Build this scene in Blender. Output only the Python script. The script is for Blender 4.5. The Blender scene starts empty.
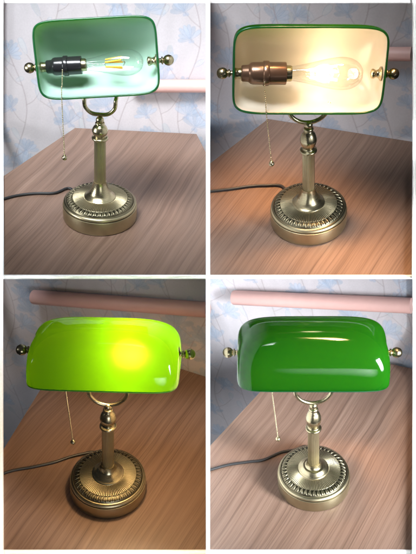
import bpy, math, random
import numpy as np
from mathutils import Vector, Matrix

S = bpy.context.scene
COL = S.collection
PI = math.pi
R_ = math.radians
rng = np.random.default_rng(7)

# ------------------------------------------------------------------ camera
PITCH = R_(40)
CAM = np.array([0, 0, 1.45])
FOC = 277 / math.tan(R_(18))            # focal length in photo pixels (photo 416 x 554)
cam = bpy.data.cameras.new('camera')
cam.sensor_fit = 'VERTICAL'; cam.sensor_height = 24
cam.lens = 12 / math.tan(R_(18))
cam.clip_start = .05; cam.clip_end = 50
co = bpy.data.objects.new('camera', cam); COL.objects.link(co)
co.location = CAM; co.rotation_euler = (PI/2 - PITCH, 0, 0)
S.camera = co

# ------------------------------------------------------------------ world, window daylight and added bay lights
w = bpy.data.worlds.new('World'); S.world = w; w.use_nodes = True
wn = w.node_tree
bg = wn.nodes['Background']
tc = wn.nodes.new('ShaderNodeTexCoord'); sp = wn.nodes.new('ShaderNodeSeparateXYZ')
rp = wn.nodes.new('ShaderNodeValToRGB')
rp.color_ramp.elements[0].position = .35; rp.color_ramp.elements[0].color = (.25, .25, .27, 1)
rp.color_ramp.elements[1].position = .9; rp.color_ramp.elements[1].color = (.9, .95, 1.0, 1)
mr = wn.nodes.new('ShaderNodeMapRange'); mr.inputs[1].default_value = -1; mr.inputs[2].default_value = 1
wn.links.new(tc.outputs['Generated'], sp.inputs[0]); wn.links.new(sp.outputs[2], mr.inputs[0])
wn.links.new(mr.outputs[0], rp.inputs[0]); wn.links.new(rp.outputs[0], bg.inputs[0])
bg.inputs[1].default_value = .04

def area(name, loc, target, sx, sy, power, color, spread):
    l = bpy.data.lights.new(name, 'AREA'); l.shape = 'RECTANGLE'; l.size = sx; l.size_y = sy
    l.energy = power; l.color = color; l.spread = R_(spread)
    o = bpy.data.objects.new(name, l); COL.objects.link(o); o.location = loc
    o.rotation_euler = (Vector(target) - Vector(loc)).to_track_quat('-Z', 'Y').to_euler()
    return o
DAY = (.92, .97, 1.0)
area('bay_light', (-.40, 1.20, 1.62), (-.22, 1.75, .47), .78, .28, 5.2, DAY, 50)
area('bay_light', (-1.35, 1.15, .86), (-.22, 1.66, .58), .6, .5, 1.25, DAY, 36)  # added fill from the left, softens shadows in the upper left bay
area('bay_light', (1.0, .50, .55), (.14, 1.23, -.03), .28, .7, 9.4, (.90, .96, 1), 50)
area('bay_light', (.55, -.45, .30), (.08, 1.38, .0), 1.2, .7, 1.0, DAY, 34)  # added low fill from behind the camera, evens the lower right wall
area('bay_light', (.26, 1.42, 1.55), (.22, 1.39, .38), .5, .18, 1.1, (1, .57, .25), 17)  # added warm overhead light, stands in for the bulb's pool on the table

S.view_settings.view_transform = 'Standard'; S.view_settings.look = 'None'
S.view_settings.exposure = 0; S.view_settings.gamma = 1
S.cycles.use_denoising = True
S.cycles.max_bounces = 14; S.cycles.diffuse_bounces = 8; S.cycles.transparent_max_bounces = 16
S.cycles.caustics_reflective = False; S.cycles.caustics_refractive = False
S.cycles.sample_clamp_indirect = 4

# ------------------------------------------------------------------ geometry helpers
FW = np.array([0, math.cos(PITCH), -math.sin(PITCH)]); UP = np.array([0, math.sin(PITCH), math.cos(PITCH)])
RT = np.array([1., 0, 0])
def ray(px, py):
    v = FW*FOC + RT*(px-208) + UP*(277-py); return v/np.linalg.norm(v)
def proj(p):
    d = np.asarray(p)-CAM; z = d@FW; return 208+FOC*(d@RT)/z, 277-FOC*(d@UP)/z
def hit(px, py, o, n):
    r = ray(px, py); return CAM + r*(((o-CAM)@n)/(r@n))
def rot(axis, a):
    return np.array(Matrix.Rotation(R_(a), 3, axis))
def smooth01(x): 
    x = np.clip(x, 0, 1); return x*x*(3-2*x)

def mesh(name, V, Fc, mat, parent=None, smooth=True, sharp=40, M=None, cols=None, mats=None):
    me = bpy.data.meshes.new(name)
    me.from_pydata([tuple(map(float, v)) for v in V], [], Fc)
    me.update()
    if smooth:
        me.shade_smooth()
        me.set_sharp_from_angle(angle=R_(sharp))
    for m in ([mat] if not isinstance(mat, list) else mat): me.materials.append(m)
    if mats is not None: me.polygons.foreach_set('material_index', np.asarray(mats, dtype=np.int32))
    if cols is not None:
        ca = me.color_attributes.new('paint', 'FLOAT_COLOR', 'POINT')
        c4 = np.ones((len(V), 4), dtype=np.float32); c4[:, :3] = cols
        ca.data.foreach_set('color', c4.ravel())
    o = bpy.data.objects.new(name, me); COL.objects.link(o)
    if parent is not None: o.parent = parent
    elif M is not None: o.matrix_world = M
    return o

class MB:
    """collects shapes into one mesh"""
    def __init__(s): s.V = []; s.F = []
    def add(s, V, F):
        n = len(s.V); s.V += [tuple(v) for v in V]; s.F += [tuple(i+n for i in f) for f in F]; return s
    def build(s, name, mat, parent=None, **k): return mesh(name, s.V, s.F, mat, parent, **k)

def grid_faces(n, m, wrap=False):
    F = []
    for i in range(n-1):
        for j in range(m if wrap else m-1):
            F.append((i*m+j, i*m+(j+1) % m, (i+1)*m+(j+1) % m, (i+1)*m+j))
    return F
def lathe(profile, seg=48, axis='z', o=(0, 0, 0), caps=True, rfun=None):
    V = []
    for r, z in profile:
        for j in range(seg):
            a = 2*PI*j/seg
            q = r if rfun is None else rfun(r, z, a)
            x, y = q*math.cos(a), q*math.sin(a)
            if axis == 'z': p = (x, y, z)
            else: p = (z, x, y)
            V.append((p[0]+o[0], p[1]+o[1], p[2]+o[2]))
    F = grid_faces(len(profile), seg, True)
    if axis == 'z' or axis == 'x':
        if caps:
            F.append(tuple(range(seg))[::-1]); n = (len(profile)-1)*seg; F.append(tuple(range(n, n+seg)))
    return V, F
def rod(path, r, seg=12, closed=False):
    P = [Vector(p) for p in path]; V = []; n = len(P)
    t0 = (P[1]-P[0]).normalized(); nrm = t0.orthogonal().normalized()
    for i, p in enumerate(P):
        t = (P[min(i+1, n-1)]-P[max(i-1, 0)]).normalized()
        nrm = (nrm - t*nrm.dot(t)).normalized(); b = t.cross(nrm)
        rr = r[i] if isinstance(r, (list, tuple)) else r
        for j in range(seg):
            a = 2*PI*j/seg; V.append(p + (nrm*math.cos(a)+b*math.sin(a))*rr)
    F = grid_faces(n, seg, True); F.append(tuple(range(seg))[::-1]); F.append(tuple(range((n-1)*seg, n*seg)))
    return V, F
def ball(c, r, seg=16, rings=10):
    pr = [(max(r*math.sin(PI*i/rings), r*.02), -r*math.cos(PI*i/rings)) for i in range(rings+1)]
    return lathe(pr, seg, 'z', c)
def spline(pts, n=12):
    P = [Vector(p) for p in pts]; P = [P[0]*2-P[1]]+P+[P[-1]*2-P[-2]]; out = []
    for i in range(1, len(P)-2):
        for k in range(n):
            t = k/n; a, b, c, d = P[i-1:i+3]
            out.append(.5*((2*b)+(c-a)*t+(2*a-5*b+4*c-d)*t*t+(3*b-a-3*c+d)*t**3))
    out.append(P[-2]); return out
def round_profile(pts, n=4):
    """Catmull-Rom through (r, z) profile points"""
    return [(p[0], p[2]) for p in spline([(a, 0, b) for a, b in pts], n)]
def prism(poly, z0, z1):
    n = len(poly)
    V = [(p[0], p[1], z0) for p in poly]+[(p[0], p[1], z1) for p in poly]
    F = [tuple(range(n))[::-1], tuple(range(n, 2*n))]+[(i, (i+1) % n, n+(i+1) % n, n+i) for i in range(n)]
    return V, F
def tag(o, label, cat, group=None, kind=None):
    o['label'] = label; o['category'] = cat
    if group: o['group'] = group
    if kind: o['kind'] = kind
    return o

# ------------------------------------------------------------------ materials
def new_mat(name):
    m = bpy.data.materials.new(name); m.use_nodes = True
    nt = m.node_tree; return m, nt, nt.nodes['Principled BSDF'], nt.nodes['Material Output']
def N(nt, t, **k):
    n = nt.nodes.new(t)
    for a, b in k.items(): setattr(n, a, b)
    return n
def noise(nt, vec, scale, detail=3, rough=.5):
    n = N(nt, 'ShaderNodeTexNoise'); n.inputs['Scale'].default_value = scale
    n.inputs['Detail'].default_value = detail; n.inputs['Roughness'].default_value = rough
    nt.links.new(vec, n.inputs['Vector']); return n.outputs['Fac']
def ramp(nt, fac, stops):
    r = N(nt, 'ShaderNodeValToRGB'); e = r.color_ramp.elements
    while len(e) < len(stops): e.new(.5)
    for s, (p, c) in zip(e, stops): s.position = p; s.color = (*c, 1) if len(c) == 3 else c
    nt.links.new(fac, r.inputs[0]); return r.outputs[0]
def mixc(nt, fac, a, b, mode='MIX'):
    m = N(nt, 'ShaderNodeMix', data_type='RGBA', blend_type=mode)
    for s, v in ((0, fac), (6, a), (7, b)):
        if hasattr(v, 'links'): nt.links.new(v, m.inputs[s])
        else: m.inputs[s].default_value = v if s == 0 else (*v, 1)
    return m.outputs[2]
def bump(nt, h, strength, dist=.001):
    b = N(nt, 'ShaderNodeBump'); b.inputs['Strength'].default_value = strength; b.inputs['Distance'].default_value = dist
    nt.links.new(h, b.inputs['Height']); return b.outputs[0]

def brass_mat(name, painted=False, bright=(.45, .385, .245), rough=.27):
    m, nt, p, out = new_mat(name)
    t = N(nt, 'ShaderNodeTexCoord')
    mp = N(nt, 'ShaderNodeMapping'); mp.inputs['Scale'].default_value = (1, 1, 14)
    nt.links.new(t.outputs['Object'], mp.inputs[0])
    n1 = noise(nt, mp.outputs[0], 60, 4); n2 = noise(nt, t.outputs['Object'], 38, 3)
    c = mixc(nt, ramp(nt, n2, [(.3, (0, 0, 0)), (.7, (1, 1, 1))]), tuple(x*.86 for x in bright), bright)
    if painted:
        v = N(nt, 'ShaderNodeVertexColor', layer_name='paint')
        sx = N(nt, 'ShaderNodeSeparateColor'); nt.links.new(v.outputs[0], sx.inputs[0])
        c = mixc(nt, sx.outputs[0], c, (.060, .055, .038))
    nt.links.new(c, p.inputs['Base Color'])
    p.inputs['Metallic'].default_value = 1
    r = N(nt, 'ShaderNodeMapRange'); r.inputs[3].default_value = rough-.06; r.inputs[4].default_value = rough+.1
    nt.links.new(n1, r.inputs[0]); nt.links.new(r.outputs[0], p.inputs['Roughness'])
    nt.links.new(bump(nt, n1, .12, .0004), p.inputs['Normal'])
    return m
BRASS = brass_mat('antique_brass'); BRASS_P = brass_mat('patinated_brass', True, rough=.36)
def plain(name, col, rough=.5, metal=0, spec=.5, nscale=120, var=.12, bmp=.1):
    m, nt, p, out = new_mat(name); t = N(nt, 'ShaderNodeTexCoord')
    n = noise(nt, t.outputs['Object'], nscale, 4)
    nt.links.new(mixc(nt, n, tuple(c*(1-var) for c in col), tuple(min(1, c*(1+var)) for c in col)), p.inputs['Base Color'])
    p.inputs['Roughness'].default_value = rough; p.inputs['Metallic'].default_value = metal
    p.inputs['Specular IOR Level'].default_value = spec
    if bmp: nt.links.new(bump(nt, n, bmp, .0005), p.inputs['Normal'])
    return m
WHITE = plain('white_paint', (.86, .86, .86), .6)
BLACK_PL = plain('black_bakelite', (.012, .012, .013), .22)
BROWN_PL = plain('lit_socket', (.20, .115, .075), .28, metal=.75)  # lit copy of the black socket, the bulb's brown cast in its colour
CABLE = plain('black_rubber', (.012, .012, .013), .45)
PINK = plain('pink_vinyl', (.60, .36, .33), .5, nscale=40, var=.06)
RIM = None

def glass_mat():
    m, nt, p, out = new_mat('clear_glass'); nt.nodes.remove(p)
    tr = N(nt, 'ShaderNodeBsdfTransparent'); tr.inputs[0].default_value = (.985, .99, .985, 1)
    gl = N(nt, 'ShaderNodeBsdfGlossy'); gl.inputs['Roughness'].default_value = .03
    lw = N(nt, 'ShaderNodeLayerWeight'); lw.inputs[0].default_value = .38
    mp = N(nt, 'ShaderNodeMapRange'); mp.inputs[3].default_value = .10; mp.inputs[4].default_value = .9
    nt.links.new(lw.outputs['Facing'], mp.inputs[0])
    pw = N(nt, 'ShaderNodeMath', operation='POWER'); pw.inputs[1].default_value = 1.6
    nt.links.new(mp.outputs[0], pw.inputs[0])
    mx = N(nt, 'ShaderNodeMixShader'); nt.links.new(pw.outputs[0], mx.inputs[0])
    nt.links.new(tr.outputs[0], mx.inputs[1]); nt.links.new(gl.outputs[0], mx.inputs[2]); nt.links.new(mx.outputs[0], out.inputs[0])
    return m
GLASS = glass_mat()
def emit_mat(name, col, s, base=(.75, .45, .08)):
    m, nt, p, out = new_mat(name)
    p.inputs['Base Color'].default_value = (*base, 1); p.inputs['Roughness'].default_value = .5
    p.inputs['Emission Color'].default_value = (*col, 1); p.inputs['Emission Strength'].default_value = s
    return m
FIL_OFF = emit_mat('phosphor_filament', (1, .6, .1), 0.0, (.85, .46, .04))
FIL_ON = emit_mat('lit_filament', (1, .80, .5), 28)

def shade_outer(name, refl=(.0015, .032, .003), trans=(.30, .97, .003), tf=.24):
    m, nt, p, out = new_mat(name)
    t = N(nt, 'ShaderNodeTexCoord'); n = noise(nt, t.outputs['Object'], 18, 3)
    nt.links.new(mixc(nt, n, tuple(c*.9 for c in refl), tuple(c*1.1 for c in refl)), p.inputs['Base Color'])
    p.inputs['Roughness'].default_value = .07; p.inputs['Specular IOR Level'].default_value = .42
    nt.links.new(bump(nt, noise(nt, t.outputs['Object'], 26, 1), .05, .002), p.inputs['Normal'])
    tl = N(nt, 'ShaderNodeBsdfTranslucent'); tl.inputs[0].default_value = (*trans, 1)
    rf = N(nt, 'ShaderNodeBsdfRefraction'); rf.inputs['Color'].default_value = (.85, .75, .10, 1); rf.inputs['Roughness'].default_value = .8; rf.inputs['IOR'].default_value = 1.4
    m2 = N(nt, 'ShaderNodeMixShader'); m2.inputs[0].default_value = .14; nt.links.new(tl.outputs[0], m2.inputs[1]); nt.links.new(rf.outputs[0], m2.inputs[2])
    mx = N(nt, 'ShaderNodeMixShader'); mx.inputs[0].default_value = tf
    nt.links.new(p.outputs[0], mx.inputs[1]); nt.links.new(m2.outputs[0], mx.inputs[2]); nt.links.new(mx.outputs[0], out.inputs[0])
    return m
def shade_inner(name, col=(.94, .94, .90), clear=.36):
    m, nt, p, out = new_mat(name)
    p.inputs['Base Color'].default_value = (*col, 1); p.inputs['Roughness'].default_value = .22
    p.inputs['Specular IOR Level'].default_value = .3
    tr = N(nt, 'ShaderNodeBsdfTransparent')
    mx = N(nt, 'ShaderNodeMixShader'); mx.inputs[0].default_value = clear
    nt.links.new(p.outputs[0], mx.inputs[1]); nt.links.new(tr.outputs[0], mx.inputs[2]); nt.links.new(mx.outputs[0], out.inputs[0])
    return m
SH_OUT = shade_outer('green_cased_glass')
SH_IN = shade_inner('white_glass_lining')
RIM = shade_outer('green_glass_edge', (.008, .06, .032), (.35, .9, .08), .35)

def wood_mat(name, ang, seed):
    m, nt, p, out = new_mat(name); t = N(nt, 'ShaderNodeTexCoord')
    rt = N(nt, 'ShaderNodeMapping'); rt.inputs['Rotation'].default_value = (0, 0, -R_(ang)); rt.inputs['Location'].default_value = (seed*.37, seed*.61, 0)
    nt.links.new(t.outputs['Object'], rt.inputs[0])
    wob = N(nt, 'ShaderNodeTexNoise'); wob.inputs['Scale'].default_value = 4.5; wob.inputs['Detail'].default_value = 1
    nt.links.new(rt.outputs[0], wob.inputs['Vector'])
    ad = N(nt, 'ShaderNodeVectorMath', operation='MULTIPLY_ADD'); ad.inputs[1].default_value = (0, .022, 0)
    nt.links.new(wob.outputs['Color'], ad.inputs[0]); nt.links.new(rt.outputs[0], ad.inputs[2])
    def st(sx, sy):
        a = N(nt, 'ShaderNodeMapping'); a.inputs['Scale'].default_value = (sx, sy, 1); nt.links.new(ad.outputs[0], a.inputs[0]); return a.outputs[0]
    broad = noise(nt, st(.4, 12), 2.2, 4, .55); mid = noise(nt, st(.45, 30), 2.4, 5, .65); fine = noise(nt, st(.9, 120), 3, 5, .7)
    c = ramp(nt, broad, [(.28, (.152, .089, .063)), (.45, (.205, .129, .096)), (.56, (.182, .111, .081)), (.75, (.258, .168, .127))])
    c = mixc(nt, .65, c, ramp(nt, mid, [(.3, (.58, .54, .51)), (.5, (1, 1, 1)), (.72, (1.0, .98, .96))]), 'MULTIPLY')
    c = mixc(nt, .6, c, ramp(nt, fine, [(.36, (.42, .38, .35)), (.52, (1, 1, 1))]), 'MULTIPLY')
    nt.links.new(c, p.inputs['Base Color'])
    r = N(nt, 'ShaderNodeMapRange'); r.inputs[3].default_value = .30; r.inputs[4].default_value = .46
    nt.links.new(fine, r.inputs[0]); nt.links.new(r.outputs[0], p.inputs['Roughness'])
    p.inputs['Specular IOR Level'].default_value = .5
    nt.links.new(bump(nt, fine, .12, .0004), p.inputs['Normal'])
    return m
def paper_mat():
    m, nt, p, out = new_mat('printed_wallpaper'); v = N(nt, 'ShaderNodeVertexColor', layer_name='paint')
    t = N(nt, 'ShaderNodeTexCoord'); n = noise(nt, t.outputs['Object'], 260, 4, .7)
    nt.links.new(mixc(nt, .5, v.outputs[0], ramp(nt, n, [(.3, (.88, .88, .88)), (.7, (1.06, 1.06, 1.06))]), 'MULTIPLY'), p.inputs['Base Color'])
    p.inputs['Roughness'].default_value = .75; p.inputs['Specular IOR Level'].default_value = .25
    nt.links.new(bump(nt, n, .35, .0006), p.inputs['Normal'])
    return m
PAPER = paper_mat()

# ------------------------------------------------------------------ the four bays
OFF = {1: (0, 0), 2: (208, 0), 3: (0, 277), 4: (208, 277)}
BASE = {1: (200, 432, 146), 2: (201, 440, 151), 3: (216, 423, 150), 4: (211, 412, 143)}
TILT = {1: -3, 2: 6, 3: -3, 4: -3}
RB = .079
def px(k, zx, zy): return OFF[k][0]+zx/2, OFF[k][1]+zy/2
class Bay: pass
BAY = {}
for k in BASE:
    b = Bay(); bx, by, bw = BASE[k]; p = px(k, bx, by)
    r = ray(*p); b.o = CAM + r*(2*RB*FOC/(bw/2))/(r@FW)
    best = None
    for roll in np.arange(-9, 9, .05):                      # the table leans until the lamp stands upright in its view
        R = rot('Y', roll)@rot('X', TILT[k]); e = abs(proj(b.o)[0]-proj(b.o+R[:, 2]*.3)[0])
        if best is None or e < best[0]: best = (e, R)
    b.R = best[1]
    M = np.eye(4); M[:3, :3] = b.R; M[:3, 3] = b.o; b.M = Matrix(M.tolist())
    BAY[k] = b
def on_table(k, zx, zy, h=0):
    b = BAY[k]; q = hit(*px(k, zx, zy), b.o+b.R[:, 2]*h, b.R[:, 2]); return b.R.T@(q-b.o)
def on_vert(k, zx, zy, y):                                   # point on the bay's vertical plane at local depth y
    b = BAY[k]; q = hit(*px(k, zx, zy), b.o+b.R[:, 1]*y, b.R[:, 1]); return b.R.T@(q-b.o)
def height_at(k, zy):
    b = BAY[k]; hs = np.linspace(0, .6, 3001); ys = np.array([proj(b.o+b.R[:, 2]*h)[1] for h in hs])
    return hs[np.argmin(abs(ys-px(k, 0, zy)[1]))]

# bay edges in half-pixel units of each view: the middle of the white strips
XL = {1: 3, 2: 0, 3: 3, 4: 0}; XR = {1: 416, 2: 412, 3: 416, 4: 412}
YB = {1: 550, 2: 550, 3: 545.5, 4: 545.5}
CORN = {1: dict(L0=(XL[1], 355), L1=(150, 256), R1=(393, 268), R0=(416, 314)),
        2: dict(L0=(XL[2], 330), L1=(120, 238), R1=(412, 284)),
        3: dict(L0=(XL[3], 351), L1=None, R1=(416, 201)),
        4: dict(L0=(XL[4], 342), L1=None, R1=(412, 184))}
def isect(a, b, c, d):
    a, b, c, d = [np.asarray(v)[:2] for v in (a, b, c, d)]
    t = np.linalg.solve(np.array([b-a, c-d]).T, c-a); return a+t[0]*(b-a)
TABLE = {}
for k in BAY:
    c = CORN[k]; P = {n: on_table(k, *v)[:2] for n, v in c.items() if v}
    if k == 3: P['L1'] = isect(on_table(3, 0, 353), on_table(3, 72, 238), on_table(3, 365, 185), on_table(3, 412, 200))
    if k == 4: P['L1'] = isect(on_table(4, 0, 342), on_table(4, 95, 240), on_table(4, 365, 174), on_table(4, 412, 184))
    fl = on_table(k, XL[k], YB[k])[:2]; fr = on_table(k, XR[k], YB[k])[:2]
    TABLE[k] = [fl, fr]+([P['R0']] if 'R0' in P else [])+[P['R1'], P['L1'], P['L0']]
    BAY[k].P = P; BAY[k].fl = fl; BAY[k].fr = fr
GRAIN = {1: 72, 2: 58, 3: 64, 4: 58}
TLAB = {1: 'pinkish brown wood-grain tabletop in daylight under the lamp with the mint interior',
        2: 'wood-grain tabletop lit orange at its front edge under the lamp with the cream interior',
        3: 'dark warm brown wood-grain tabletop under the glowing lime green lamp',
        4: 'pale greyish brown wood-grain tabletop in daylight under the unlit dark green lamp'}
for k in BAY:
    v, f = prism(TABLE[k], -.006, 0)
    o = mesh('tabletop', v, f, wood_mat('wood_laminate', GRAIN[k], k), M=BAY[k].M, smooth=False)
    tag(o, TLAB[k], 'table', 'wood-grain tabletops')

# ---- wallpaper: the print is worked out per point on a fine sheet
def paint_wall(U, V, seed):
    g = np.random.default_rng(seed)
    base = np.array([.49, .455, .475]); C = np.ones(U.shape+(3,))*base
    u0, u1, v0, v1 = U.min(), U.max(), V.min(), V.max()
    # soft brushed ground: slanting streaks
    s = np.zeros_like(U)
    for i in range(26):
        a = g.uniform(.9, 1.9); f = g.uniform(40, 190); ph = g.uniform(0, 6.28)
        s += np.sin((U*math.sin(a)-V*math.cos(a)*.35)*f+ph+2*np.sin(V*g.uniform(10, 40)+ph))/26**.5
    C *= (1+.022*s)[..., None]
    s2 = sum(np.sin(U*g.uniform(-25, 25)+V*g.uniform(-25, 25)+g.uniform(0, 6)) for _ in range(6))/6
    C += .025*s2[..., None]*np.array([.2, .05, -.3])
    blue = np.array([.33, .395, .50]); deep = np.array([.24, .30, .41]); stem = np.array([.42, .36, .37]); grey = np.array([.44, .47, .50])
    def blend(mask, col, al):
        C[:] = C*(1-(mask*al)[..., None])+col*(mask*al)[..., None]
    def sub(sel, mask, col, al):
        a_ = (mask*al)[..., None]; C[sel] = C[sel]*(1-a_)+col*a_
    def stroke(pts, w_, col, al):
        P = np.array([tuple(p)[:2] for p in spline([(a, b, 0) for a, b in pts], 10)])
        lo = P.min(0)-.02; hi = P.max(0)+.02
        sel = (U > lo[0]) & (U < hi[0]) & (V > lo[1]) & (V < hi[1])
        if not sel.any(): return
        u = U[sel]; v = V[sel]; d = np.full(u.shape, 9.)
        for i in range(len(P)-1):
            a, b = P[i], P[i+1]; ab = b-a; t = np.clip(((u-a[0])*ab[0]+(v-a[1])*ab[1])/(ab@ab+1e-12), 0, 1)
            d = np.minimum(d, np.hypot(u-a[0]-t*ab[0], v-a[1]-t*ab[1]))
        sub(sel, smooth01(1.4-d/w_), col, al)
    def petal(cx, cy, ang, L, W, col, al):
        if cx+L < u0 or cx-L > u1 or cy+L < v0 or cy-L > v1: return
        sel = (np.abs(U-cx) < L*1.05) & (np.abs(V-cy) < L*1.05)
        du = U[sel]-cx; dv = V[sel]-cy; x = du*math.cos(ang)+dv*math.sin(ang); y = -du*math.sin(ang)+dv*math.cos(ang)
        t = x/L; half = W*np.sqrt(np.clip(t, 0, 1)*np.clip(1-t, 0, 1))*2*(.6+.5*np.clip(t, 0, 1))
        inside = smooth01((half-np.abs(y))/(.0040)+.35)*((t > 0) & (t < 1))
        vein = .62+.38*np.sin(y/W*7+3*t+cx*90)**2*(.5+.5*t); fade = .45+.55*smooth01(t*1.5)
        sub(sel, inside*vein*fade, col, al)
        edge = smooth01(1-np.abs(half-np.abs(y))/.0016)*((t > .03) & (t < 1)); sub(sel, edge, deep, al*.5)
    def flower(cx, cy, s_, ang):
        for a in (-1.25, 1.25, -.75, .75): petal(cx, cy, ang+a*g.uniform(.85, 1.1), s_*g.uniform(.8, 1.0), s_*.17, blue*g.uniform(.8, 1.1), .7)
        for a in (-.32, .36, 0): petal(cx, cy, ang+a, s_*g.uniform(.9, 1.1), s_*.16, blue*g.uniform(.85, 1.15), .75)
        petal(cx, cy, ang+PI+.3, s_*.35, s_*.1, deep*1.2, .6); petal(cx, cy, ang+PI-.5, s_*.3, s_*.1, deep*1.2, .6)
    x = u0-.02+g.uniform(0, .04)
    while x < u1+.05:
        x0 = x; y = v0-g.uniform(0, .05); path = []
        sway = g.uniform(0, 6)
        while y < v1+.1:
            path.append((x0+.022*math.sin(y*16+sway), y)); y += .025
        stroke(path, .0016, stem*.8, .6)
        for (sx_, sy_) in path[::2]:
            if g.random() < .93:
                side = g.choice([-1, 1]); L = g.uniform(.03, .07)
                end = (sx_+side*L*.75, sy_+L*g.uniform(.5, 1.0))
                stroke([(sx_, sy_), (sx_+side*L*.35, sy_+L*.25), end], .0013, stem*.8, .55)
                q = g.random()
                if q < .6: flower(end[0], end[1], g.uniform(.032, .050), PI/2-side*g.uniform(.1, .7))
                else:
                    petal(end[0], end[1], PI/2-side*g.uniform(-.3, .9), g.uniform(.025, .045), .008, grey*g.uniform(.8, 1.1), .7)
                    petal(sx_+side*L*.3, sy_+L*.25, PI/2+side*g.uniform(.2, 1.2), g.uniform(.018, .03), .006, grey, .6)
            else:
                petal(sx_, sy_, PI/2+g.choice([-1, 1])*g.uniform(.3, .9), g.uniform(.025, .04), .007, grey, .65)
        x += g.uniform(.07, .1)
    return np.clip(C, 0, 1)

WLAB = {1: 'pale pinkish wallpaper with light blue flowers behind the lamp with the mint interior',
        2: 'dim greyish flowered wallpaper behind the lit lamp with the cream interior',
        3: 'dark teal flowered wallpaper behind the glowing lime green lamp',
        4: 'bright bluish white flowered wallpaper behind the unlit dark green lamp'}
WTOP = {1: 6.2, 2: 6.2, 3: 0, 4: 0}
FARDIR = {}
for k, b in BAY.items():
    # wall stands just behind the table's far edge, parallel to it
    p0, p1 = np.array(b.P['L1']), np.array(b.P['R1'])
    d = (p1-p0)/np.linalg.norm(p1-p0)
    if k == 2: d = np.array([math.cos(R_(-20)), math.sin(R_(-20))])
    nrm = np.array([-d[1], d[0]]); c0 = p0+nrm*.012
    if k == 2: c0 = p1+nrm*.012
    b.wd, b.wn, b.wc = d, nrm, c0
    D3 = b.R@np.array([d[0], d[1], 0]); N3 = b.R@np.array([nrm[0], nrm[1], 0]); Z3 = b.R[:, 2]; O3 = b.o+b.R@np.array([c0[0], c0[1], 0])
    b.wall = (O3, D3, N3, Z3)
    def uv(zx, zy):
        q = hit(*px(k, zx, zy), O3, N3)-O3; return np.array([q@D3, q@Z3])
    tl, tr = uv(XL[k], WTOP[k]), uv(XR[k], WTOP[k])
    bl, br = uv(XL[k], 420), uv(XR[k], 420)
    st = .0016; nu = int(max(tr[0]-tl[0], br[0]-bl[0])/st); nv = int(.5*(tl[1]-bl[1]+tr[1]-br[1])/st)
    nv = min(nv, 420)
    a = np.linspace(0, 1, nu)[None, :]; c = np.linspace(0, 1, nv)[:, None]
    UV = ((bl*(1-a[..., None])+br*a[..., None])*(1-c[..., None])+(tl*(1-a[..., None])+tr*a[..., None])*c[..., None])
    cols = paint_wall(UV[..., 0], UV[..., 1], 11+k)
    X = c0[0]+UV[..., 0]*d[0]; Y = c0[1]+UV[..., 0]*d[1]; Z = UV[..., 1]
    front = np.stack([X, Y, Z], -1).reshape(-1, 3)
    F = grid_faces(nv, nu)
    n0 = len(front)
    back = [np.array([X[i, j]+nrm[0]*.01, Y[i, j]+nrm[1]*.01, Z[i, j]]) for i, j in ((0, 0), (0, -1), (-1, -1), (-1, 0))]
    Vv = list(front)+back; A, B_, Cc, Dd = n0, n0+1, n0+2, n0+3
    F += [(A, Dd, Cc, B_), (0, A, B_, nu-1), (nu-1, B_, Cc, nv*nu-1), (nv*nu-1, Cc, Dd, (nv-1)*nu), ((nv-1)*nu, Dd, A, 0)]
    cc = np.vstack([cols.reshape(-1, 3), np.ones((4, 3))*.6])
    o = mesh('wallpapered_wall', Vv, F, PAPER, M=b.M, smooth=False, cols=cc)
    tag(o, WLAB[k], 'wall', 'wallpapered walls')
    if k in (1, 2):                                          # white cap board along the wall's top
        m_ = MB(); e = uv(XL[k], -14), uv(XR[k], -14)
        V8 = []
        for off in (-.0006, .014):
            for q in (tl, tr, e[1], e[0]): V8.append((c0[0]+q[0]*d[0]+nrm[0]*off, c0[1]+q[0]*d[1]+nrm[1]*off, q[1]))
        m_.add(V8, [(0, 1, 2, 3), (7, 6, 5, 4), (0, 4, 5, 1), (1, 5, 6, 2), (2, 6, 7, 3), (3, 7, 4, 0)])
        o = m_.build('cap_board', WHITE, M=b.M, smooth=False)
        tag(o, {1: 'thin white board along the top of the pinkish wallpaper, upper left', 2: 'thin white board along the top of the dim wallpaper, upper right'}[k], 'trim', 'white trim boards')

# ---- white nosing along the tables' front edges, and the white dividers
NLAB = {1: 'thin white edge strip below the tabletop of the lamp with the mint interior', 2: 'thin white edge strip below the orange-lit tabletop, above the unlit green lamp',
        3: 'thin white edge strip along the bottom of the glowing green lamp view', 4: 'thin white edge strip along the bottom of the unlit green lamp view'}
for k, b in BAY.items():
    a, c = b.fl, b.fr; d = (c-a)/np.linalg.norm(c-a); n = np.array([d[1], -d[0]]); t = .004 if k < 3 else .02
    v, f = prism([a+n*.0002, a+n*t, c+n*t, c+n*.0002], -.0070, .0008)
    o = mesh('edge_strip', v, f, WHITE, M=b.M, smooth=False); tag(o, NLAB[k], 'trim', 'white trim boards')
def fin(pts, thick, name, label):
    """flat board through the listed (view x, view y, distance) points, its thickness across the view"""
    P = np.array([CAM+ray(x, y)*dd for x, y, dd in pts]); n = np.cross(P[1]-P[0], P[2]-P[0]); n /= np.linalg.norm(n)
    V = [tuple(p-n*thick/2) for p in P]+[tuple(p+n*thick/2) for p in P]; m = len(P)
    F = [tuple(range(m))[::-1], tuple(range(m, 2*m))]+[(i, (i+1) % m, m+(i+1) % m, m+i) for i in range(m)]
    o = mesh(name, V, F, WHITE, smooth=False); return tag(o, label, 'divider', 'white divider boards')
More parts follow.
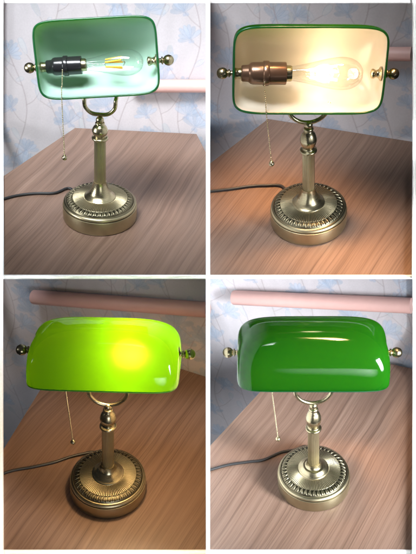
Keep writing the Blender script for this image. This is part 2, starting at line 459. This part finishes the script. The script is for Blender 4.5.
fin([(208, 558, 1.62), (208, 470, 1.52), (208, 277, 1.44), (208, 120, 1.50), (208, -10, 1.60), (208, -10, 2.3), (208, 277, 2.3), (208, 380, 2.3), (208, 470, 2.2), (208, 558, 2.1)], 4.3/FOC*1.5, 'divider_board', 'slim white upright divider between the left pair and the right pair of lamps')
def first_hit(x, y, ks):
    r = ray(x, y); dd = []
    k = ks[0] if y < 277 else ks[1]; b = BAY[k]
    for o, n in ((b.o, b.R[:, 2]), (b.wall[0], b.wall[2])): 
        t = ((o-CAM)@n)/(r@n)
        if t > 0: dd.append(t)
    return min(dd)
for x, ks, lab in ((1.2, (1, 3), ('slim white upright board at the lower left edge, beside the glowing lime lamp', 'slim white upright board at the upper left edge, beside the mint-lined lamp')), (414.6, (2, 4), ('slim white upright board at the lower right edge, beside the unlit green lamp', 'slim white upright board at the upper right edge, beside the cream-lit lamp'))):
    ys = [558, 500, 440, 380, 330, 277.6, 276.6, 240, 200, 160, 120, 80, 40, 4, -6]
    dd = [first_hit(x, y, ks) for y in ys]
    far = list(zip(ys, dd))
    low = far[:6]+[(275.5, far[5][1])]
    fin([(x, y, d-.014) for y, d in low]+[(x, y, d+.05) for y, d in low[::-1]], 4.7/FOC*1.75, 'divider_board', lab[0])
    hi = [(278.5, far[6][1])]+far[6:]
    fin([(x, y, d-.014) for y, d in hi]+[(x, y, d+.05) for y, d in hi[::-1]], 4.7/FOC*1.8, 'divider_board', lab[1])

# added narrow lights, unseen, only to whiten the divider edges
def edge_light(x, y, axis, length, power):
    f = Vector(ray(x, y)); a = Vector(axis); a = (a-f*a.dot(f)).normalized(); c = f.cross(a)
    l = bpy.data.lights.new('edge_light', 'AREA'); l.shape = 'RECTANGLE'; l.size = .004; l.size_y = length; l.energy = power; l.spread = R_(.25)
    o = bpy.data.objects.new('edge_light', l); COL.objects.link(o)
    m = Matrix((a.cross(-f), a, -f)).transposed().to_4x4(); m.translation = Vector(CAM)-f*.06; o.matrix_world = m
edge_light(208, 277, UP, 1.0, .012)
edge_light(208, 277, RT, 1.0, .019)
edge_light(1.4, 277, UP, 1.7, .038)
edge_light(414.4, 277, UP, 1.7, .038)
edge_light(208, 1.2, RT, 1.3, .034)
edge_light(208, 552, RT, 1.0, .017)

# ---- pink tube along the wallpaper
TUBE = {1: (262, 172, 420, 172, 12.5), 2: (330, 108, 416, 108, 13), 3: (66, 40, 420, 66, 14), 4: (50, 41, 420, 58, 14.5)}
PLAB = {1: 'pink tube along the pale wallpaper, right of the lamp with the mint interior', 2: 'dim pink tube on the greyish wallpaper, right of the cream-lit lamp',
        3: 'dark shaded tube along the wall above the glowing lime green lamp', 4: 'long pale pink tube along the wall above the unlit dark green lamp'}
for k, b in BAY.items():
    x0, y0, x1, y1, r = TUBE[k]; O3, D3, N3, Z3 = b.wall
    P0 = hit(*px(k, x0, y0), O3, N3); dist = np.linalg.norm(P0-CAM); rr = r/2/FOC*dist
    O2 = O3-N3*(rr+.002)
    q0 = b.R.T@(hit(*px(k, x0, y0), O2, N3)-b.o); q1 = b.R.T@(hit(*px(k, min(x1, XR[k]-(5 if k in (2, 4) else 0)), y1 if x1 <= XR[k] else y0+(y1-y0)*(XR[k]-(5 if k in (2, 4) else 0)-x0)/(x1-x0)), O2, N3)-b.o)
    ax = Vector(q1-q0); L = ax.length; ax.normalize()
    m_ = MB()
    prof = [(rr*.80, 0), (rr*.93, .0008), (rr, .003), (rr, L*.3), (rr, L*.7), (rr, L)]
    vv, ff = lathe(prof, 40, 'x'); Q = Vector((1, 0, 0)).rotation_difference(ax)
    vv = [tuple(Q@Vector(v)+Vector(q0)) for v in vv]; m_.add(vv, ff)
    o = m_.build('wall_tube', PINK, M=b.M); tag(o, PLAB[k], 'tube', 'pink tubes along the walls')

# ------------------------------------------------------------------ the lamps
def make_base(root):
    ND = 1080
    UPB = .012                                               # height of the straight band
    prof = [(.0755, .0), (.0775, .0006), (.0785, .002), (.079, .004)]
    prof += [(r, z+UPB) for r, z in [(.079, .0180), (.0787, .0193), (.0768, .0200), (.0768, .0212), (.0778, .0218), (.0780, .0230),
            (.0774, .0250), (.0760, .0268), (.0742, .0280), (.0728, .0286), (.0722, .0287), (.0717, .0280), (.0711, .0280), (.0706, .0288)]]
    V = []; pat = []
    for r, z in prof:
        for j in range(ND//3):
            a = 2*PI*j/(ND//3); V.append((r*math.cos(a), r*math.sin(a), z)); pat.append(1.0 if min(abs(z-UPB-q) for q in (.0200, .0212, .0280)) < 1e-5 else 0.)
    F = grid_faces(len(prof), ND//3, True); F.append(tuple(range(ND//3))[::-1])
    o = MB(); o.V = V; o.F = F
    base = mesh('base', V, F, BRASS_P, root, cols=np.repeat(np.array(pat)[:, None], 3, 1), sharp=50)
    # ornamented dome: radial flutes, a ring of pointed leaves outside them
    ro = np.linspace(.0706, .0315, 72); th = np.arange(ND)*2*PI/ND
    Rr, T = np.meshgrid(ro, th, indexing='ij'); s = (Rr-.0315)/(.0706-.0315)
    Z = .0288+UPB+.0095*np.sqrt(np.clip(1-s**2.3, 0, 1))
    NF = 96
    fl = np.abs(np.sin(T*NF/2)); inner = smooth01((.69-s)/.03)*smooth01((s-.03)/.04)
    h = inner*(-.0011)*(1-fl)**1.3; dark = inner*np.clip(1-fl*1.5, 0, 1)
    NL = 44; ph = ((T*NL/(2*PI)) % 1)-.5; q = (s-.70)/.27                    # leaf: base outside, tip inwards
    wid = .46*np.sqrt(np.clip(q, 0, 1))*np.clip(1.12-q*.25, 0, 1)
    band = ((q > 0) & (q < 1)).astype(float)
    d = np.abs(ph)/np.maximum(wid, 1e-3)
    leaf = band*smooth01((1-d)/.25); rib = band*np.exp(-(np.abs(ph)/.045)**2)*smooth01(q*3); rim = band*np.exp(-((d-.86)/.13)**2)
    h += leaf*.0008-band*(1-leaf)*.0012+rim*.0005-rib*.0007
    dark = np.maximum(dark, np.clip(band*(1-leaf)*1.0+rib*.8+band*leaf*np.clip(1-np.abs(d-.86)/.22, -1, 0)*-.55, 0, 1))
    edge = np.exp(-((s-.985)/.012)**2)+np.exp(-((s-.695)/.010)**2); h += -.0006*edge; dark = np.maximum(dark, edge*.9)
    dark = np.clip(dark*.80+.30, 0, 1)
    Z = Z+h; V = np.stack([Rr*np.cos(T), Rr*np.sin(T), Z], -1).reshape(-1, 3)
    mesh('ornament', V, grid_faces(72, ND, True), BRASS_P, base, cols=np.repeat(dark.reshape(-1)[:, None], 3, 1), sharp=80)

def shade_shell(name, a, b, c, th, mats, parent, Ms):
    qy = 2.12; nphi, nth = 120, 56
    def surf(a, b, c):
        V = []
        for i in range(nphi+1):
            al = PI*i/nphi; ca, sa = math.cos(al), math.sin(al)
            for j in range(nth+1):
                be = PI*j/nth; px_ = 3.7+3.8*abs(math.cos(be))**2
                r = (abs(ca)**px_+abs(sa)**px_)**(-1/px_); x = a*r*ca; rho = max(r*sa, 1e-4); cb, sb = math.cos(be), math.sin(be); r2 = (abs(cb)**qy+abs(sb)**qy)**(-1/qy)
                V.append((x, -b*rho*r2*cb, c*rho*r2*sb))
        return V
    m = nth+1; V1 = surf(a, b, c); V2 = surf(a-th, b-th, c-th); n1 = len(V1)
    Fo = [(f[3], f[2], f[1], f[0]) for f in grid_faces(nphi+1, m)]
    Fi = [tuple(i+n1 for i in f) for f in grid_faces(nphi+1, m)]
    Fr = []
    for i in range(nphi):
        for j in (0, nth):
            p, q = i*m+j, (i+1)*m+j; f = (p, q, q+n1, p+n1); Fr.append(f if j else f[::-1])
    V = [tuple(Ms@Vector(v)) for v in V1+V2]
    me = bpy.data.meshes.new(name); me.from_pydata(V, [], Fo+Fi); me.update(); me.shade_smooth()
    for mm in mats[:2]: me.materials.append(mm)
    me.polygons.foreach_set('material_index', np.array([0]*len(Fo)+[1]*len(Fi), dtype=np.int32))
    o = bpy.data.objects.new(name, me); COL.objects.link(o); o.parent = parent
    # the rounded rim where the two glass layers meet
    path = [Vector(Ms@((Vector(V1[i*m+j])+Vector(V2[i*m+j]))/2)) for i, j in [(i, 0) for i in range(nphi+1)]+[(i, nth) for i in range(nphi-1, -1, -1)]]
    v, f = rod(path, th*.62, 10); MB().add(v, f).build('shade_rim', mats[2], o)
    return o

def make_lamp(k, label, L, bdim, cdim, piv_px, ang, roll, yaw, arm, dark, light=None, chain=None, cord=None, rim=None, uexp=2.0, fil=None, lining=None, off=0, up=0):
    b = BAY[k]
    root = bpy.data.objects.new('desk_lamp', None); COL.objects.link(root); root.matrix_world = b.M; root.empty_display_size = .05
    tag(root, label, 'lamp', "green shaded brass desk lamps")
    hc, hr, hv, hb, hu = [height_at(k, v) for v in FEAT[k]]
    make_base(root)
    # flared foot of the stem
    z0 = .0490
    prof = round_profile([(.0320, z0), (.0330, z0+.002), (.0315, z0+.0035), (.0285, z0+.0055), (.0228, z0+.011), (.0178, z0+(hc-z0)*.55), (.0147, z0+(hc-z0)*.82), (.0138, hc)], 4)
    v, f = lathe(prof, 64); MB().add(v, f).build('flared_foot', BRASS, root)
    # fluted stem
    flute = lambda r, z, a: r-.0011*max(0, abs(math.sin(a*13))**.5*-1+1)
    v, f = lathe([(.0123, hc-.001), (.0123, hc+.02), (.0122, (hc+hr)/2), (.0120, hr)], 180, rfun=flute)
    dk = [abs(math.sin(math.atan2(p[1], p[0])*13)) for p in v]
    mesh('stem', v, f, BRASS_P, root, cols=np.repeat(np.clip(1-np.array(dk)*2.2, 0, 1)[:, None]*.9, 3, 1), sharp=80)
    # turned collar, vase knob and neck
    s_ = (hb-hr)/.052
    prof = round_profile([(.0120, hr-.004), (.0158, hr-.0025), (.0168, hr), (.0158, hr+.0025), (.0118, hr+.0045), (.0112, hr+.0075*s_), (.0140, hr+.012*s_), (.0160, hr+.020*s_), (.0156, hr+.026*s_),
                          (.0125, hr+.034*s_), (.0085, hr+.039*s_), (.0078, hr+.041*s_), (.0098, hr+.043*s_), (.0088, hr+.046*s_), (.0055, hr+.048*s_), (.005, hb)], 4)
    v, f = lathe(prof, 56); m_ = MB().add(v, f); m_.build('turned_knob', BRASS, root)
    v, f = ball((0, 0, hb), .0082, 28, 18); MB().add(v, f).build('ball_joint', BRASS, root)
    # shade frame: opening faces -z before turning; ang tips it up towards the viewer
    pv = on_vert(k, *piv_px, 0)
    pivot = Vector((pv[0], 0, pv[2]))
    Mr = Matrix.Translation(pivot)@Matrix.Rotation(R_(yaw), 4, 'Z')@Matrix.Rotation(R_(roll), 4, 'Y')@Matrix.Rotation(R_(ang), 4, 'X')
    Ms = Mr@Matrix.Translation((0, off, -.030+up))
    sh = shade_shell('lamp_shade', L/2, bdim, cdim, .0034, (SH_OUT, lining or SH_IN, rim or RIM), root, Ms)
    # yoke
    ru = arm[0]; pts = []
    for i in range(25):
        t = PI+PI*i/24; ct, st_ = math.cos(t), math.sin(t); q = (abs(ct)**uexp+abs(st_)**uexp)**(-1/uexp)
        pts.append((ru*q*ct, 0, hu+ru+ru*q*st_))
    top = pivot.z+arm[1]; dy = arm[2]
    lo = hu+ru
    left = [(-ru*(1+.02), dy*.6, lo+(top-lo)*.55), (-ru*1.02, dy, top)]; right = [(ru*1.02, dy*.6, lo+(top-lo)*.55), (ru*1.02, dy, top)]
    path = spline(left[::-1]+pts[::4]+right, 6)
    v, f = rod(path, .0041, 14); MB().add(v, f).build('yoke', BRASS, root)
    # end knobs on the shade's axle, and the fittings inside
    e = L/2
    for s in (-1, 1):
        prof = round_profile([(.0030, -.003), (.0085, -.0005), (.0092, .0015), (.0085, .0030), (.0048, .0042), (.0046, .0075), (.0072, .0085), (.0074, .0105), (.0050, .0118), (.0058, .0128), (.0086, .0155), (.0103, .0205), (.0100, .0240), (.0075, .0290), (.0035, .0315), (.0008, .032)], 3)
        v, f = lathe(prof, 28, 'x'); v = [tuple(Mr@Vector((s*(p[0]+e-.004), p[1], p[2]))) for p in v]
        MB().add(v, f if s > 0 else [q[::-1] for q in f]).build('shade_knob', BRASS, root)
    prof = round_profile([(.012, 0), (.0125, .002), (.009, .004), (.0065, .008), (.0072, .011), (.0085, .013), (.0085, .017), (.004, .019), (.001, .0193)], 3)
    v, f = lathe(prof, 28, 'x'); v = [tuple(Mr@Vector((e-.0045-p[0], p[1], p[2]))) for p in v]
    MB().add(v, [q[::-1] for q in f]).build('end_fitting', BRASS, root)
    # socket and bulb along the axle
    kx = L/.25; x0 = -e+.0045
    v, f = lathe(round_profile([(.0095, 0), (.0100, .003), (.0092, .006), (.0095, .012), (.006, .014)], 3), 28, 'x'); v = [tuple(Mr@Vector((x0+p[0], p[1], p[2]))) for p in v]
    MB().add(v, f).build('socket_nut', BRASS, root)
    sm = BROWN_PL if dark == 'brown' else BLACK_PL
    v, f = lathe([(.004, .010), (.012, .011), (.0135, .013), (.0140, .022), (.0150, .0235), (.0172, .026), (.0182, .030), (.0184, .046), (.0200, .047), (.0206, .048), (.0206, .055), (.0200, .0562), (.0184, .0568), (.0184, .083), (.0180, .0845), (.0150, .085), (.004, .0845)], 44, 'x')
    v = [tuple(Mr@Vector((x0+p[0]*kx, p[1]*kx, p[2]*kx))) for p in v]
    so = MB().add(v, f).build('socket', sm, root)
    v, f = lathe([(.0030, .083), (.0128, .084), (.0132, .087), (.0128, .089), (.0132, .091), (.0122, .094), (.003, .094)], 32, 'x'); v = [tuple(Mr@Vector((x0+p[0]*kx, p[1]*kx, p[2]*kx))) for p in v]
    bulb_cap = (v, f)
    prof = round_profile([(.0112, .092), (.0125, .100), (.0150, .115), (.0190, .134), (.0232, .153), (.0262, .172), (.0266, .184), (.0245, .197), (.0180, .209), (.0090, .2155), (.0010, .2172)], 5)
    bs = (L-.012)/.25*.985
    v, f = lathe(prof, 48, 'x', caps=False); v = [tuple(Mr@Vector((x0+p[0]*kx*.96+.0035, p[1]*kx, p[2]*kx))) for p in v]
    bulb = MB().add(v, f).build('bulb', GLASS, root)
    MB().add(*bulb_cap).build('bulb_cap', BRASS, bulb)
    fm = fil or FIL_OFF
    stem_pts = [Mr@Vector((x0+kx*q, 0, 0)) for q in (.092, .105, .118, .132)]
    v, f = rod(stem_pts, [.006*kx, .0045*kx, .0026*kx, .0016*kx], 14); MB().add(v, f).build('glass_stem', GLASS, bulb)
    fx0, fx1 = .134*kx, .168*kx
    for i in range(5):
        a = PI/2+i*2*PI/5; r0, r1 = .0080*kx, .0150*kx
        p0 = Mr@Vector((x0+fx1, r1*math.cos(a)*.8, r1*math.sin(a))); p1 = Mr@Vector((x0+fx0, r0*math.cos(a+.2), r0*math.sin(a+.2)))
        v, f = rod([p0, p0.lerp(p1, .5), p1], 0.0018*kx, 8); MB().add(v, f).build('filament', fm, bulb)
    hub = Mr@Vector((x0+fx1+.006, 0, 0))
    for i in range(5):
        a = PI/2+i*2*PI/5; r0, r1 = .0080*kx, .0150*kx
        p1 = Mr@Vector((x0+fx0, r0*math.cos(a+.2), r0*math.sin(a+.2))); p0 = Mr@Vector((x0+fx1, r1*math.cos(a)*.8, r1*math.sin(a)))
        MB().add(*rod([stem_pts[-1], p1, p0, hub], .0004, 6)).build('support_wire', BRASS, bulb)
    if light:
        l = bpy.data.lights.new('bulb_light', 'POINT'); l.energy = light[0]; l.color = light[1]; l.shadow_soft_size = .024
        lo_ = bpy.data.objects.new('bulb_light', l); COL.objects.link(lo_); lo_.parent = root
        lo_.location = Mr@Vector((x0+.160*kx, 0, 0))
    # pull chain of beads
    att = Mr@Vector((x0+.047*kx, 0, 0))
    end = chain['end']; ey = chain['y']
    E = Vector(on_vert(k, *end, ey))
    if chain.get('over'):
        nrm = (Mr.to_3x3()@Vector((0, 0, -1))).normalized()
        a0 = att+nrm*.020*kx+Vector((0, 0, -.006))
        rimp = Ms@Vector((0, bdim, -.004)); rimp.x = a0.x*.8+E.x*.2
        if chain['over'] == 'front': rimp.y = min(rimp.y, E.y+.002)
        path = spline([a0, a0.lerp(rimp, .5)+Vector((0, 0, -.004)), rimp, E], 10)
    else:
        a0 = Vector((E.x-(E.x-att.x)*1.0, ey, att.z-.018)); path = [a0.lerp(E, t/40) for t in range(41)]
    # resample evenly
    pts = [path[0]]; acc = 0
    for p, q in zip(path, path[1:]):
        seg = (q-p).length; n_ = max(1, int(seg/.0005))
        for i in range(n_):
            acc += seg/n_
            if acc >= .0034: pts.append(p.lerp(q, (i+1)/n_)); acc = 0
    m_ = MB()
    for p in pts: m_.add(*ball(p, .0014, 8, 6))
    m_.add(*rod([p for p in pts]+[E], .0004, 6))
    ch = m_.build('pull_chain', BRASS, root)
    m_ = MB(); m_.add(*ball(E-Vector((0, 0, .003)), .0052, 20, 14)); m_.add(*lathe([(.0015, .0005), (.0026, .001), (.0026, .0035), (.0012, .0045)], 14, 'z', E)); m_.build('chain_ball', BRASS, ch)
    # power cord over the table
    pts = [(-.038, .047)]+[on_table(k, *q, .0032) for q in cord]
    v, f = rod(spline([(p[0], p[1], .0034) for p in pts], 10), .0030, 12); MB().add(v, f).build('power_cord', CABLE, root)
    return root

FEAT = {1: (362, 276, 262, 240, 229), 2: (375, 300, 283, 249, 245), 3: (374, 298, 279, 259, 256), 4: (369, 302, 280, 257, 252)}
WARM = (1, .66, .34)
LIN1 = shade_inner('mint_glass_lining', (.47, .69, .59), .30)
LIN2 = shade_inner('lit_glass_lining', (.62, .55, .47), .2)  # lit copy of the lining, the bulb's cream glare put into its colour
make_lamp(1, 'unlit brass desk lamp, mint shade interior tipped up showing clear bulb and black socket', .232, .0735, .088, (198, 128), -107, -7.0, 1.5,
          (.031, -.068, .012), 'black', chain=dict(end=(129, 313), y=-.075, over='yes'), cord=[(140, 377), (110, 386), (70, 387), (35, 391), (3, 399)], uexp=2.8, off=-.014, lining=LIN1)
make_lamp(2, 'lit brass desk lamp, shade tipped up showing a bright cream interior and dazzling bulb', .272, .0795, .088, (200, 147), -105, 5.4, 0,
          (.038, -.080, .010), 'brown', light=(.55, (1, .76, .52)), chain=dict(end=(127, 325), y=-.075, over='yes'), cord=[(150, 374), (115, 371), (80, 373), (45, 378), (0, 383)], fil=FIL_ON, off=-.010, up=.010, lining=LIN2)
make_lamp(3, 'brass desk lamp switched on, its shade glowing yellowish lime green above a dark base', .274, .081, .094, (211, 150), -11, -3.6, -2.0,
          (.037, .02, 0), 'black', light=(9.2, WARM), up=-.003, chain=dict(end=(146, 328), y=-.005), cord=[(190, 352), (165, 354), (140, 360), (110, 370), (70, 379), (30, 386), (3, 394)], fil=FIL_ON)
make_lamp(4, 'brass desk lamp, unlit, glossy dark green shade facing down in bright daylight', .290, .081, .094, (208, 151), 0, 2.2, -2.0,
          (.037, .02, 0), 'black', up=.004, chain=dict(end=(140, 322), y=-.005), cord=[(196, 340), (172, 346), (145, 351), (110, 366), (80, 370), (40, 376), (0, 387)])
